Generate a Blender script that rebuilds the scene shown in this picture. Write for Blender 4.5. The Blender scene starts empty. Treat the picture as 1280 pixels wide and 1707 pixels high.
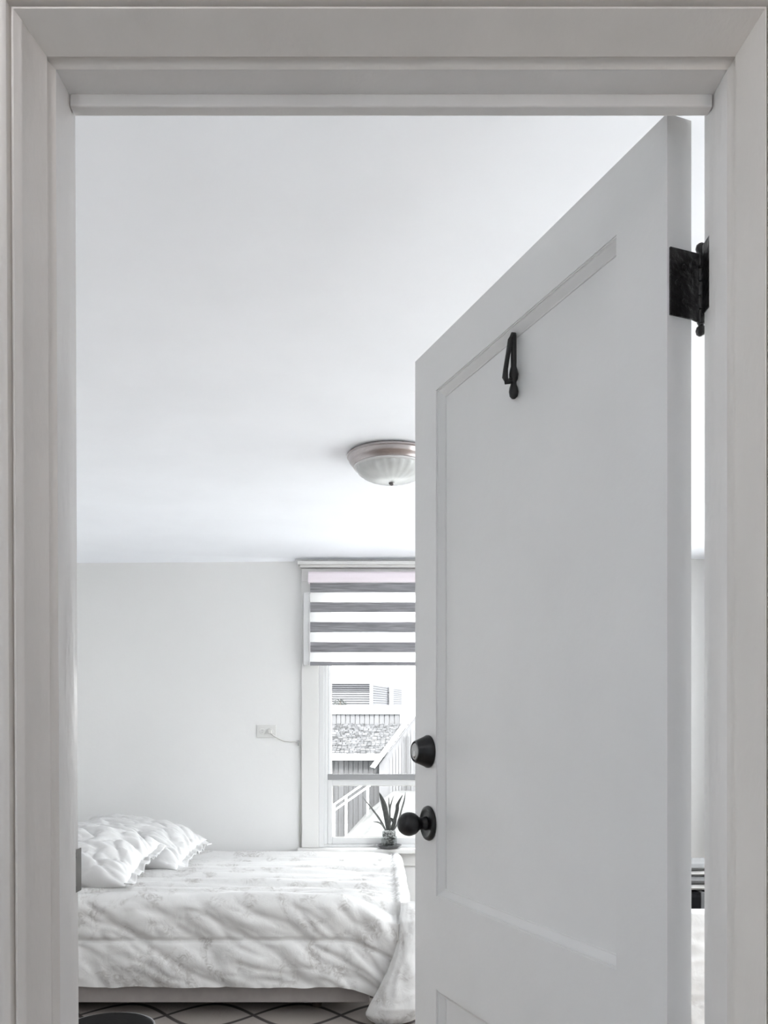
import bpy, math, random
from mathutils import Vector, Matrix, noise as mnoise

random.seed(7)
S = bpy.context.scene
COL = S.collection

# ---------------------------------------------------------------- camera
# 1280x1707 frame: principal point (630,1223), focal length 1450 px, level camera, 1.3 m high
EYE = 1.3
FPX, CX, CY = 1450.0, 630.0, 1223.0
cd = bpy.data.cameras.new('camera')
cam = bpy.data.objects.new('camera', cd); COL.objects.link(cam)
cam.location = (0, 0, EYE); cam.rotation_euler = (math.pi / 2, 0, 0)
cd.sensor_fit = 'VERTICAL'; cd.sensor_height = 36.0
cd.lens = FPX * 36.0 / 1707.0
cd.shift_x = (640 - CX) / 1707.0
cd.shift_y = (CY - 853.5) / 1707.0
cd.clip_start = 0.02; cd.clip_end = 200
S.camera = cam

# ---------------------------------------------------------------- world, sun, lamps, exposure
SKY = 4.0
w = bpy.data.worlds.new('sky'); S.world = w; w.use_nodes = True
bg = w.node_tree.nodes['Background']
bg.inputs[0].default_value = (0.965, 0.985, 1.0, 1); bg.inputs[1].default_value = SKY
S.view_settings.view_transform = 'Standard'; S.view_settings.look = 'None'
S.view_settings.exposure = 1.42; S.view_settings.gamma = 1.0
S.view_settings.use_curve_mapping = False
S.cycles.max_bounces = 16; S.cycles.diffuse_bounces = 10; S.cycles.transparent_max_bounces = 16

sd = bpy.data.lights.new('sun', 'SUN'); sd.energy = 3.0; sd.angle = 0.02; sd.color = (1, .97, .92)
sun = bpy.data.objects.new('sun', sd); COL.objects.link(sun)
sun.rotation_euler = Vector((0.0, 0.80, -0.62)).to_track_quat('-Z', 'Y').to_euler()

def portal(name, loc, size, rot):
    d = bpy.data.lights.new(name, 'AREA'); d.shape = 'RECTANGLE'; d.size, d.size_y = size
    d.cycles.is_portal = True
    o = bpy.data.objects.new(name, d); COL.objects.link(o); o.location = loc; o.rotation_euler = rot
    return o

HALL_LAMP = 2.9
hd = bpy.data.lights.new('hall_lamp', 'POINT'); hd.energy = HALL_LAMP; hd.shadow_soft_size = 0.12; hd.color = (1.0, .83, .71)
hl = bpy.data.objects.new('hall_lamp', hd); COL.objects.link(hl); hl.location = (0.92, -0.45, 2.05)
h2 = bpy.data.lights.new('hall_fill_light', 'POINT'); h2.energy = 1.2; h2.shadow_soft_size = 0.10; h2.color = (1.0, .96, .93)  # unseen fill, added to brighten the lower panel moulding of the door
hl2 = bpy.data.objects.new('hall_fill_light', h2); COL.objects.link(hl2); hl2.location = (-0.45, 0.35, 2.33)

# ---------------------------------------------------------------- helpers
def bx(px, y): return (px - CX) * y / FPX            # photo column at depth y -> world x
def bz(py, y): return EYE + (CY - py) * y / FPX      # photo row at depth y -> world z

def srgb(r, g, b):
    f = lambda c: (c / 255 / 12.92) if c / 255 <= .04045 else ((c / 255 + .055) / 1.055) ** 2.4
    return (f(r), f(g), f(b), 1)

def mat(name, color, rough=.5, metal=0.0, bump=0.0, bscale=60.0, vary=0.0, vscale=8.0, spec=.5, detail=4, stretch=None):
    m = bpy.data.materials.new(name); m.use_nodes = True
    nt = m.node_tree; b = nt.nodes['Principled BSDF']
    if len(color) == 3: color = (*color, 1)
    b.inputs['Base Color'].default_value = color
    b.inputs['Roughness'].default_value = rough; b.inputs['Metallic'].default_value = metal
    b.inputs['Specular IOR Level'].default_value = spec
    tc = nt.nodes.new('ShaderNodeTexCoord'); src = tc.outputs['Object']
    if stretch:
        mp = nt.nodes.new('ShaderNodeMapping'); mp.inputs['Scale'].default_value = stretch
        nt.links.new(src, mp.inputs['Vector']); src = mp.outputs['Vector']
    if vary:
        n = nt.nodes.new('ShaderNodeTexNoise'); n.inputs['Scale'].default_value = vscale; n.inputs['Detail'].default_value = detail
        nt.links.new(src, n.inputs['Vector'])
        r = nt.nodes.new('ShaderNodeMapRange'); r.inputs['From Min'].default_value = .3; r.inputs['From Max'].default_value = .7
        r.inputs['To Min'].default_value = 1 - vary; r.inputs['To Max'].default_value = 1 + vary * .3
        nt.links.new(n.outputs['Fac'], r.inputs['Value'])
        mx = nt.nodes.new('ShaderNodeMix'); mx.data_type = 'RGBA'; mx.blend_type = 'MULTIPLY'; mx.inputs['Factor'].default_value = 1
        mx.inputs['A'].default_value = color
        nt.links.new(r.outputs['Result'], mx.inputs['B'])
        nt.links.new(mx.outputs['Result'], b.inputs['Base Color'])
    if bump:
        n2 = nt.nodes.new('ShaderNodeTexNoise'); n2.inputs['Scale'].default_value = bscale; n2.inputs['Detail'].default_value = detail
        nt.links.new(src, n2.inputs['Vector'])
        bp = nt.nodes.new('ShaderNodeBump'); bp.inputs['Strength'].default_value = bump; bp.inputs['Distance'].default_value = .004
        nt.links.new(n2.outputs['Fac'], bp.inputs['Height']); nt.links.new(bp.outputs['Normal'], b.inputs['Normal'])
    return m

def tag(o, label=None, cat=None, group=None, kind=None):
    if label: o['label'] = label
    if cat: o['category'] = cat
    if group: o['group'] = group
    if kind: o['kind'] = kind
    return o

def empty(name, loc=(0, 0, 0), rz=0.0, label=None, cat=None, group=None, kind=None, parent=None):
    o = bpy.data.objects.new(name, None); COL.objects.link(o)
    o.location = loc; o.rotation_euler = (0, 0, rz); o.empty_display_size = .1
    if parent: o.parent = parent
    return tag(o, label, cat, group, kind)

class MB:
    def __init__(s): s.v = []; s.f = []
    def add(s, vs, fs):
        k = len(s.v); s.v += [tuple(p) for p in vs]; s.f += [tuple(i + k for i in f) for f in fs]; return s
    def box(s, x0, x1, y0, y1, z0, z1):
        return s.add([(x0, y0, z0), (x1, y0, z0), (x1, y1, z0), (x0, y1, z0), (x0, y0, z1), (x1, y0, z1), (x1, y1, z1), (x0, y1, z1)],
                     [(0, 3, 2, 1), (4, 5, 6, 7), (0, 1, 5, 4), (1, 2, 6, 5), (2, 3, 7, 6), (3, 0, 4, 7)])
    def hexa(s, bot, top):
        n = len(bot)
        return s.add(list(bot) + list(top), [tuple(range(n - 1, -1, -1)), tuple(range(n, 2 * n))] +
                     [(i, (i + 1) % n, n + (i + 1) % n, n + i) for i in range(n)])
    def lathe(s, prof, n=32, axis='Z', c=(0, 0, 0), flute=0.0, nf=0):
        vs = []; fs = []; m = len(prof)
        for i in range(n):
            a = 2 * math.pi * i / n
            for (r, h) in prof:
                rr = r * (1 + flute * math.cos(nf * a)) if flute else r
                if axis == 'Z': p = (c[0] + rr * math.cos(a), c[1] + rr * math.sin(a), c[2] + h)
                elif axis == 'Y': p = (c[0] + rr * math.cos(a), c[1] + h, c[2] + rr * math.sin(a))
                else: p = (c[0] + h, c[1] + rr * math.cos(a), c[2] + rr * math.sin(a))
                vs.append(p)
        for i in range(n):
            j = (i + 1) % n
            for k in range(m - 1):
                fs.append((i * m + k, j * m + k, j * m + k + 1, i * m + k + 1))
        k0 = len(vs)
        fs.append(tuple(i * m for i in range(n))[::-1]); fs.append(tuple(i * m + m - 1 for i in range(n)))
        return s.add(vs, fs)
    def tube(s, pts, r, n=8):
        pts = [Vector(p) for p in pts]; vs = []; fs = []
        rs = r if isinstance(r, (list, tuple)) else [r] * len(pts)
        up = Vector((0, 0, 1))
        for i, p in enumerate(pts):
            t = (pts[min(i + 1, len(pts) - 1)] - pts[max(i - 1, 0)]).normalized()
            ref = up if abs(t.dot(up)) < .95 else Vector((1, 0, 0))
            a = t.cross(ref).normalized(); b = t.cross(a).normalized()
            for k in range(n):
                q = 2 * math.pi * k / n
                vs.append(p + (a * math.cos(q) + b * math.sin(q)) * rs[i])
        for i in range(len(pts) - 1):
            for k in range(n):
                fs.append((i * n + k, i * n + (k + 1) % n, (i + 1) * n + (k + 1) % n, (i + 1) * n + k))
        fs.append(tuple(range(n))[::-1]); fs.append(tuple(range((len(pts) - 1) * n, len(pts) * n)))
        return s.add(vs, fs)
    def grid(s, fn, nu, nv, closed_u=False):
        vs = [fn(i / nu, j / nv) for i in range(nu + 1) for j in range(nv + 1)]
        fs = [(i * (nv + 1) + j, (i + 1) * (nv + 1) + j, (i + 1) * (nv + 1) + j + 1, i * (nv + 1) + j + 1) for i in range(nu) for j in range(nv)]
        return s.add(vs, fs)
    def build(s, name, m, parent=None, smooth=False, bevel=0.0, loc=None, solid=0.0, segs=2, recalc=True):
        me = bpy.data.meshes.new(name); me.from_pydata(s.v, [], s.f); me.update()
        import bmesh
        bm = bmesh.new(); bm.from_mesh(me)
        if recalc: bmesh.ops.recalc_face_normals(bm, faces=bm.faces)
        bm.to_mesh(me); bm.free()
        o = bpy.data.objects.new(name, me); COL.objects.link(o)
        if m: me.materials.append(m)
        if parent: o.parent = parent
        if loc: o.location = loc
        if smooth:
            me.polygons.foreach_set('use_smooth', [True] * len(me.polygons))
        if solid:
            md = o.modifiers.new('solid', 'SOLIDIFY'); md.thickness = solid; md.offset = 0
        if bevel:
            md = o.modifiers.new('bevel', 'BEVEL'); md.width = bevel; md.segments = segs; md.limit_method = 'ANGLE'; md.angle_limit = math.radians(35)
            me.polygons.foreach_set('use_smooth', [True] * len(me.polygons))
            md2 = o.modifiers.new('wn', 'WEIGHTED_NORMAL'); md2.keep_sharp = True
        return o

def nz(x, y, z=0.0): return mnoise.noise(Vector((x, y, z)))          # about -1..1
def ridge(x, y, z=0.0): return 1 - abs(nz(x, y, z)) * 2

# ---------------------------------------------------------------- materials
M = {}
M['wall'] = mat('wall paint', (.715, .712, .708), .75, bump=.12, bscale=35, vary=.03, vscale=2)
M['ceiling'] = mat('ceiling plaster', (.90, .92, .965), .8, bump=.25, bscale=9, vary=.03, vscale=3)
M['trim'] = mat('old trim paint', (.73, .698, .668), .38, bump=.35, bscale=45, vary=.05, vscale=14, stretch=(1, 1, .35))
M['jambp'] = mat('jamb paint', (.78, .765, .755), .3, bump=.45, bscale=38, vary=.04, vscale=14, stretch=(1, 1, .3))
M['door'] = mat('door paint', (.76, .76, .765), .42, bump=.12, bscale=50, vary=.03, vscale=6)
M['hallwall'] = mat('hall wall paint', (.62, .66, .70), .7, bump=.15, bscale=50)
M['hallfloor'] = mat('hall floor wood', (.52, .47, .42), .4, vary=.3, vscale=6, stretch=(8, 1, 1))
M['white'] = mat('white vinyl', (.62, .62, .625), .35)
M['casing'] = mat('window casing paint', (.66, .655, .645), .45, bump=.1, bscale=40)
M['black'] = mat('black iron', (.018, .018, .019), .33, metal=.25, bump=.15, bscale=180)
M['hinge'] = mat('painted black hinge iron', (.012, .012, .013), .28, metal=.2, bump=.6, bscale=120)
M['bronze'] = mat('oil rubbed bronze', (.035, .036, .038), .3, metal=.7, vary=.4, vscale=60)
M['nickel'] = mat('brushed nickel', (.50, .46, .46), .32, metal=1.0, vary=.15, vscale=40, stretch=(1, 1, 12))
M['steel'] = mat('strike steel', (.17, .16, .155), .4, metal=.8, vary=.2, vscale=60)
M['brass'] = mat('keyway steel', (.62, .62, .62), .25, metal=1.0)
M['plate'] = mat('outlet plastic', (.64, .635, .62), .4)
M['socket'] = mat('outlet slots', (.30, .30, .30), .5)
M['cord'] = mat('cord plastic', (.56, .55, .53), .5)
M['rail'] = mat('bed base fabric', (.36, .33, .32), .85, bump=.2, bscale=300, vary=.08, vscale=20)
M['mattress'] = mat('mattress ticking', (.75, .75, .74), .8)
M['legwood'] = mat('bed leg wood', (.08, .06, .05), .5)
M['stool'] = mat('black stool vinyl', (.012, .012, .012), .8, spec=.05, bump=.2, bscale=90)
M['piping'] = mat('stool piping', (.30, .30, .31), .5)
M['suitcase'] = mat('black suitcase', (.006, .006, .007), .85, spec=.1, bump=.2, bscale=200)
M['strap'] = mat('grey strap', (.09, .09, .095), .7)
M['linen'] = mat('grey linen', (.17, .17, .175), .85, bump=.2, bscale=120)
M['linen2'] = mat('cream linen', (.42, .41, .40), .85, bump=.2, bscale=120)
M['rackwood'] = mat('rack wood', (.5, .42, .33), .5)
M['leaf'] = mat('snake plant leaf', (.065, .068, .065), .4, vary=.4, vscale=40, stretch=(1, 1, 4))
M['leafpale'] = mat('pale plant leaf', (.13, .135, .13), .4, vary=.3, vscale=40)
M['saucer'] = mat('dark saucer glaze', (.06, .06, .062), .35)
M['pebble'] = mat('jar pebbles', (.20, .195, .19), .7, vary=.4, vscale=50)
M['band'] = mat('grey woven blind band', (.27, .265, .285), .8, vary=.45, vscale=5, stretch=(1.2, 1, 28), detail=6)
M['headrail'] = mat('blind headrail fabric', (.80, .73, .78), .6)

def cloth_mat():
    m = mat('white floral quilt cotton', (.72, .715, .71), .8, spec=.2)
    nt = m.node_tree; b = nt.nodes['Principled BSDF']
    tc = nt.nodes['Texture Coordinate']
    n1 = nt.nodes.new('ShaderNodeTexNoise'); n1.inputs['Scale'].default_value = 5.2; n1.inputs['Detail'].default_value = 6; n1.inputs['Distortion'].default_value = 1.6
    n2 = nt.nodes.new('ShaderNodeTexNoise'); n2.inputs['Scale'].default_value = 26; n2.inputs['Detail'].default_value = 5; n2.inputs['Distortion'].default_value = 2.5
    nt.links.new(tc.outputs['Object'], n1.inputs['Vector']); nt.links.new(tc.outputs['Object'], n2.inputs['Vector'])
    r1 = nt.nodes.new('ShaderNodeMapRange'); r1.interpolation_type = 'SMOOTHSTEP'
    r1.inputs['From Min'].default_value = .47; r1.inputs['From Max'].default_value = .66
    nt.links.new(n1.outputs['Fac'], r1.inputs['Value'])
    r2 = nt.nodes.new('ShaderNodeMapRange'); r2.inputs['From Min'].default_value = .35; r2.inputs['From Max'].default_value = .62
    nt.links.new(n2.outputs['Fac'], r2.inputs['Value'])
    mu = nt.nodes.new('ShaderNodeMath'); mu.operation = 'MULTIPLY'
    nt.links.new(r1.outputs['Result'], mu.inputs[0]); nt.links.new(r2.outputs['Result'], mu.inputs[1])
    mx = nt.nodes.new('ShaderNodeMix'); mx.data_type = 'RGBA'
    mx.inputs['A'].default_value = (.69, .685, .68, 1); mx.inputs['B'].default_value = (.47, .455, .445, 1)
    nt.links.new(mu.outputs[0], mx.inputs['Factor']); nt.links.new(mx.outputs['Result'], b.inputs['Base Color'])
    bp = nt.nodes.new('ShaderNodeBump'); bp.inputs['Strength'].default_value = .5; bp.inputs['Distance'].default_value = .006
    n3 = nt.nodes.new('ShaderNodeTexNoise'); n3.inputs['Scale'].default_value = 16; n3.inputs['Detail'].default_value = 5; n3.inputs['Distortion'].default_value = .8
    nt.links.new(tc.outputs['Object'], n3.inputs['Vector'])
    nt.links.new(n3.outputs['Fac'], bp.inputs['Height']); nt.links.new(bp.outputs['Normal'], b.inputs['Normal'])
    return m
M['quilt'] = cloth_mat()
M['pillow'] = mat('white pillow cotton', (.60, .597, .597), .8, spec=.2, bump=.5, bscale=22, vary=.05, vscale=6)

def glass_mat(name, tint, gloss=.06):
    m = bpy.data.materials.new(name); m.use_nodes = True; nt = m.node_tree
    nt.nodes.remove(nt.nodes['Principled BSDF']); out = nt.nodes['Material Output']
    t = nt.nodes.new('ShaderNodeBsdfTransparent'); t.inputs[0].default_value = (*tint, 1)
    g = nt.nodes.new('ShaderNodeBsdfGlossy'); g.inputs['Roughness'].default_value = .02
    lw = nt.nodes.new('ShaderNodeLayerWeight'); pw = nt.nodes.new('ShaderNodeMath'); pw.operation = 'POWER'; pw.inputs[1].default_value = 4
    nt.links.new(lw.outputs['Facing'], pw.inputs[0]); fr = nt.nodes.new('ShaderNodeMath'); fr.operation = 'MULTIPLY_ADD'; fr.inputs[1].default_value = .7; fr.inputs[2].default_value = .035
    nt.links.new(pw.outputs[0], fr.inputs[0])
    mx = nt.nodes.new('ShaderNodeMixShader')
    nt.links.new(fr.outputs[0], mx.inputs[0]); nt.links.new(t.outputs[0], mx.inputs[1]); nt.links.new(g.outputs[0], mx.inputs[2])
    nt.links.new(mx.outputs[0], out.inputs[0]); return m
M['glass'] = glass_mat('window glass', (.97, .98, .98))
M['jar'] = glass_mat('jar glass', (.78, .79, .79))

def sheer_mat():
    m = bpy.data.materials.new('sheer blind voile'); m.use_nodes = True; nt = m.node_tree
    nt.nodes.remove(nt.nodes['Principled BSDF']); out = nt.nodes['Material Output']
    t = nt.nodes.new('ShaderNodeBsdfTransparent'); d = nt.nodes.new('ShaderNodeBsdfDiffuse'); d.inputs[0].default_value = (.9, .9, .9, 1)
    tl = nt.nodes.new('ShaderNodeBsdfTranslucent'); tl.inputs[0].default_value = (.9, .9, .9, 1)
    a = nt.nodes.new('ShaderNodeMixShader'); a.inputs[0].default_value = .5
    b = nt.nodes.new('ShaderNodeMixShader'); b.inputs[0].default_value = .55
    nt.links.new(d.outputs[0], a.inputs[1]); nt.links.new(tl.outputs[0], a.inputs[2])
    nt.links.new(t.outputs[0], b.inputs[1]); nt.links.new(a.outputs[0], b.inputs[2]); nt.links.new(b.outputs[0], out.inputs[0]); return m
M['sheer'] = sheer_mat()

def frosted():
    m = mat('alabaster glass', (.80, .82, .82), .25, vary=.3, vscale=7, stretch=(1, 1, .3))
    b = m.node_tree.nodes['Principled BSDF']
    b.inputs['Transmission Weight'].default_value = .25; b.inputs['IOR'].default_value = 1.3
    return m
M['shade'] = frosted()

def rug_mat():
    m = bpy.data.materials.new('trellis rug wool'); m.use_nodes = True; nt = m.node_tree; b = nt.nodes['Principled BSDF']
    b.inputs['Roughness'].default_value = .95
    tc = nt.nodes.new('ShaderNodeTexCoord'); sx = nt.nodes.new('ShaderNodeSeparateXYZ'); nt.links.new(tc.outputs['Object'], sx.inputs[0])
    def math_(op, a, b_=None, c=None):
        n = nt.nodes.new('ShaderNodeMath'); n.operation = op
        for i, q in enumerate((a, b_, c)):
            if q is None: continue
            if isinstance(q, (int, float)): n.inputs[i].default_value = q
            else: nt.links.new(q, n.inputs[i])
        return n.outputs[0]
    P, Hh = .80, .33
    c = math_('MULTIPLY', math_('COSINE', math_('MULTIPLY', math_('ADD', sx.outputs[0], .37), 2 * math.pi / P)), Hh / 2)
    dd = []
    for sg in (1, -1):
        t = math_('ADD', math_('SUBTRACT', sx.outputs[1], 3.985), math_('MULTIPLY', c, sg))
        fr = math_('PINGPONG', t, .21)         # 0..Hh triangle
        dd.append(fr)
    mn = math_('MINIMUM', dd[0], dd[1])
    r = nt.nodes.new('ShaderNodeMapRange'); r.inputs['From Min'].default_value = .012; r.inputs['From Max'].default_value = .022
    nt.links.new(mn, r.inputs['Value'])
    n = nt.nodes.new('ShaderNodeTexNoise'); n.inputs['Scale'].default_value = 90; nt.links.new(tc.outputs['Object'], n.inputs['Vector'])
    mx = nt.nodes.new('ShaderNodeMix'); mx.data_type = 'RGBA'
    mx.inputs['A'].default_value = (.035, .027, .027, 1); mx.inputs['B'].default_value = (.27, .24, .222, 1)
    nt.links.new(r.outputs['Result'], mx.inputs['Factor']); nt.links.new(mx.outputs['Result'], b.inputs['Base Color'])
    bp = nt.nodes.new('ShaderNodeBump'); bp.inputs['Strength'].default_value = .4; bp.inputs['Distance'].default_value = .004
    nt.links.new(n.outputs['Fac'], bp.inputs['Height']); nt.links.new(bp.outputs['Normal'], b.inputs['Normal'])
    return m
M['rug'] = rug_mat()
M['floor'] = mat('bedroom floor wood', (.34, .27, .22), .45, vary=.3, vscale=5, stretch=(9, .6, 1))
# outdoors
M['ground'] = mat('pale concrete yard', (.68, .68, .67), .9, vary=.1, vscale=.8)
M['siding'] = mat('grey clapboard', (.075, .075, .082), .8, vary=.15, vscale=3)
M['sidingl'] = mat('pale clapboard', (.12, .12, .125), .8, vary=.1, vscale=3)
M['shingle'] = mat('grey shingle', (.12, .12, .125), .9, vary=.75, vscale=11)
M['housewhite'] = mat('white house paint', (.78, .78, .78), .7)
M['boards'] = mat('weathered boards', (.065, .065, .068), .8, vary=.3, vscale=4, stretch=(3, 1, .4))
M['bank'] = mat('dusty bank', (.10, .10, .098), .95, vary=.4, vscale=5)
M['bush'] = mat('bush leaf', (.03, .034, .03), .6)

# ---------------------------------------------------------------- room shell
RL, RR, YF, YB, HC = -2.05, 2.12, 1.0, 5.48, 2.40
HL, HR, HY = -1.1, 1.1, -1.6
def struct(name, mb, m, label, cat, **k):
    return tag(mb.build(name, m, **k), label, cat, kind='structure')

struct('floor', MB().box(RL - .15, RR + .15, YF - .1, YB + .15, -.05, 0), M['floor'], 'brown wooden floor of the bedroom under the rug', 'floor')
struct('floor_hall', MB().box(HL - .1, HR + .1, HY - .1, YF - .1, -.05, 0), M['hallfloor'], 'wooden floor of the hall in front of the doorway', 'floor')
ceil = MB()
def ceil_fn(u, v):
    x = RL - .15 + (RR - RL + .3) * u; y = YF - .06 + (YB - YF + .2) * v
    return (x, y, HC + .0025 * nz(x * 1.3, y * 1.3) + .0012 * nz(x * 5, y * 5, 3))
ceil.grid(ceil_fn, 60, 66)
ceil.box(RL - .15, RR + .15, YF - .06, YB + .15, HC + .02, HC + .12)
struct('ceiling', ceil, M['ceiling'], 'white plaster ceiling of the bedroom', 'ceiling', smooth=True)
struct('ceiling_hall', MB().box(HL - .1, HR + .1, HY - .1, YF - .06, HC + .02, HC + .12), M['ceiling'], 'hall ceiling in front of the doorway', 'ceiling')
struct('wall_left', MB().box(RL - .15, RL, YF - .06, YB + .15, 0, HC + .02), M['wall'], 'white wall behind the head of the bed', 'wall')
# back wall with the window opening
WX0, WX1, WZ0, WZ1 = -.372, .752, .585, 2.26
wb = MB(); wb.box(RL, WX0, YB, YB + .15, 0, HC + .02); wb.box(WX1, RR, YB, YB + .15, 0, HC + .02)
wb.box(WX0, WX1, YB, YB + .15, 0, WZ0); wb.box(WX0, WX1, YB, YB + .15, WZ1, HC + .02)
struct('wall_back', wb, M['wall'], 'white far wall with the window and outlet', 'wall')
# right wall; its unseen windows are added to bring in daylight
SW = [(1.80, 2.50), (2.68, 3.78), (3.96, 5.06)]; SZ0, SZ1 = .40, 2.28
wr = MB(); ys = [YF - .06, SW[0][0], SW[0][1], SW[1][0], SW[1][1], SW[2][0], SW[2][1], YB + .15]
for i in range(0, 8, 2): wr.box(RR, RR + .15, ys[i], ys[i + 1], 0, HC + .02)
for a, b in SW: wr.box(RR, RR + .15, a, b, 0, SZ0); wr.box(RR, RR + .15, a, b, SZ1, HC + .02)
struct('wall_right', wr, M['wall'], 'white right wall with three added tall windows, unseen beyond the open door', 'wall')
# front wall (the door wall), with the doorway opening
JL, JR, ZH = -.3388, .368, 2.0014
wf = MB(); wf.box(RL, JL - .035, .90, 1.0076, 0, HC + .02); wf.box(JR + .03, RR, .90, 1.0076, 0, HC + .02); wf.box(JL - .035, JR + .03, .90, 1.0076, ZH + .04, HC + .02)
struct('wall_front', wf, M['wall'], 'pale wall around the doorway casing', 'wall')
LW = (-1.15, -.55); LZ0, LZ1 = .90, 1.95
wl = MB(); wl.box(HL - .1, HL, HY - .1, LW[0], 0, HC + .02); wl.box(HL - .1, HL, LW[1], .9, 0, HC + .02)
wl.box(HL - .1, HL, LW[0], LW[1], 0, LZ0); wl.box(HL - .1, HL, LW[0], LW[1], LZ1, HC + .02)
struct('wall_hall_left', wl, M['hallwall'], 'left wall of the hall with a small added window', 'wall')
struct('wall_hall_right', MB().box(HR, HR + .1, HY - .1, .9, 0, HC + .02), M['hallwall'], 'right wall of the hall', 'wall')
struct('wall_hall_back', MB().box(HL - .1, HR + .1, HY - .1, HY, 0, HC + .02), M['hallwall'], 'end wall of the hall', 'wall')

# plaster cove at the far wall, deeper to the left
cv = MB()
def cove(u, v):
    x = RL + (bx(492, YB) - RL) * u; d = .36 * (1 - u) ** .9 + .02
    t = v
    return (x, YB - d * (1 - t), HC + .001 - .028 * (1 - u * .4) * t ** 2.2)
cv.grid(cove, 40, 10); struct('trim_2', cv, M['ceiling'], 'shallow plaster cove where ceiling meets far wall, left of window', 'trim', smooth=True, recalc=False)

# baseboards
struct('baseboard_back', MB().box(RL, RR, YB - .018, YB, 0, .14), M['casing'], 'white baseboard along the far wall', 'baseboard', bevel=.004)
struct('baseboard_left', MB().box(RL, RL + .018, YF + .02, YB - .018, 0, .14), M['casing'], 'white baseboard along the wall behind the bed', 'baseboard', bevel=.004)

# ---------------------------------------------------------------- doorway frame: trim_1
def lean(z): return .0050 * (2.0 - z) / 1.03
frame = empty('trim_1', (0, .92, 0), label='thick painted casing and jambs framing the doorway in the foreground', cat='door frame', kind='structure')
FO = Vector((0, .92, 0))
def profile(ridged):
    mid = [(.0226, .8856), (.0222, .8830), (.0234, .8808), (.0256, .8788)] if ridged else [(.0180, .8937), (.0215, .8872), (.0240, .8826), (.0258, .8792)]
    return [(.0030, .9225), (.0058, .9216), (.0088, .9195), (.0102, .9160), (.0098, .9138), (.0082, .9124), (.0080, .9114), (.0100, .9080)] + mid + [
        (.0282, .8752), (.0300, .8752), (.0308, .8790), (.0325, .8790), (.0335, .8700), (.0365, .8675), (.0430, .8675), (.0470, .8700), (.0490, .8760),
        (.0490, .8995), (.034, .90), (.034, .9225)]
def sweep(fn_a, fn_b, segs, ridged=False):
    mb = MB(); PROF = profile(ridged); n = len(PROF); vs = []
    for k in range(segs + 1):
        t = k / segs
        for (wd, y) in PROF:
            a = Vector(fn_a(wd, y)); b = Vector(fn_b(wd, y)); p = a.lerp(b, t)
            vs.append(tuple(p - FO))
    fs = [(k * n + i, k * n + (i + 1) % n, (k + 1) * n + (i + 1) % n, (k + 1) * n + i) for k in range(segs) for i in range(n)]
    fs += [tuple(range(n)), tuple(range(segs * n, segs * n + n))]
    return mb.add(vs, fs)
RS = .76
c1 = sweep(lambda wd, y: (JL - wd + lean(0), y, 0), lambda wd, y: (JL - wd, y, ZH + wd), 12, True)
c2 = sweep(lambda wd, y: (JR + wd * RS, y, 0), lambda wd, y: (JR + wd * RS, y, ZH + wd), 12)
c3 = sweep(lambda wd, y: (JL - wd, y, ZH + wd), lambda wd, y: (JR + wd * RS, y, ZH + wd), 12, None)
for c in (c1, c2, c3):
    o = c.build('casing', M['trim'], frame); o.data.polygons.foreach_set('use_smooth', [True] * len(o.data.polygons))
    md = o.modifiers.new('e', 'EDGE_SPLIT'); md.split_angle = math.radians(40)
# jambs (rabbeted)
def jamb(pts, zt, ln):
    bot = [(x + (lean(0) * .75 if ln else 0), y - FO.y, 0) for x, y in pts]; top = [(x, y - FO.y, zt) for x, y in pts]
    return MB().hexa(bot, top)
jl = jamb([(JL - .0030, .9226), (JL - .0005, .950), (JL, .955), (JL, .968), (JL - .0112, .970), (JL - .0112, 1.0076), (JL - .034, 1.0076), (JL - .034, .9226)], ZH + .019, True).build('jamb', M['jambp'], frame, bevel=.0018)
jr = jamb([(JR + .0023, .9226), (JR + .0004, .950), (JR + .0006, .970), (JR + .0095, .970), (JR + .0095, 1.0076), (JR + .029, 1.0076), (JR + .029, .9226)], ZH + .019, False).build('jamb', M['jambp'], frame, bevel=.0018)
hj = MB(); hp = [(.9226, .0030), (.950, .0005), (.970, 0), (.970, .039), (.9335, .039), (.9226, .0330)]
hj.hexa([(JL - .0335, y - FO.y, ZH + z) for y, z in hp], [(JR + .028, y - FO.y, ZH + z) for y, z in hp])
hj.box(JL - .03, JR + .028, .970 - FO.y, 1.0076 - FO.y, ZH + .0195, ZH + .039)
hj.build('head_jamb', M['jambp'], frame, bevel=.0015)
hs = MB().box(JL + .0005, JR - .0005, .954 - FO.y, .9695 - FO.y, ZH - .0137, ZH + .001)
hs.build('door_stop', M['jambp'], frame, bevel=.002)
# strike plate on the left jamb
sp = MB(); xs = JL - .0112 + .0034
sp.box(xs, xs + .0016, .975 - FO.y, 1.0125 - FO.y, bz(1487, 1.0), bz(1415, 1.0))
spo = sp.build('strike_plate', M['steel'], frame, bevel=.0006); spo['label'] = 'dull grey steel strike plate'
for zz in (bz(1424, 1.0), bz(1478, 1.0)):
    MB().lathe([(.0001, .0022), (.0028, .0020), (.0034, .0006), (.0034, 0)], 10, 'X', (xs + .001, .992 - FO.y, zz)).build('screw', M['steel'], spo)

# ---------------------------------------------------------------- the door
DW, DT, DH = .7214, .035, 2.017
dr = empty('door_1', (.334, 1.005, 0), math.atan2(.9316, -.3636),
           'white two panel interior door standing open into the bedroom', 'door', kind='structure')
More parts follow.
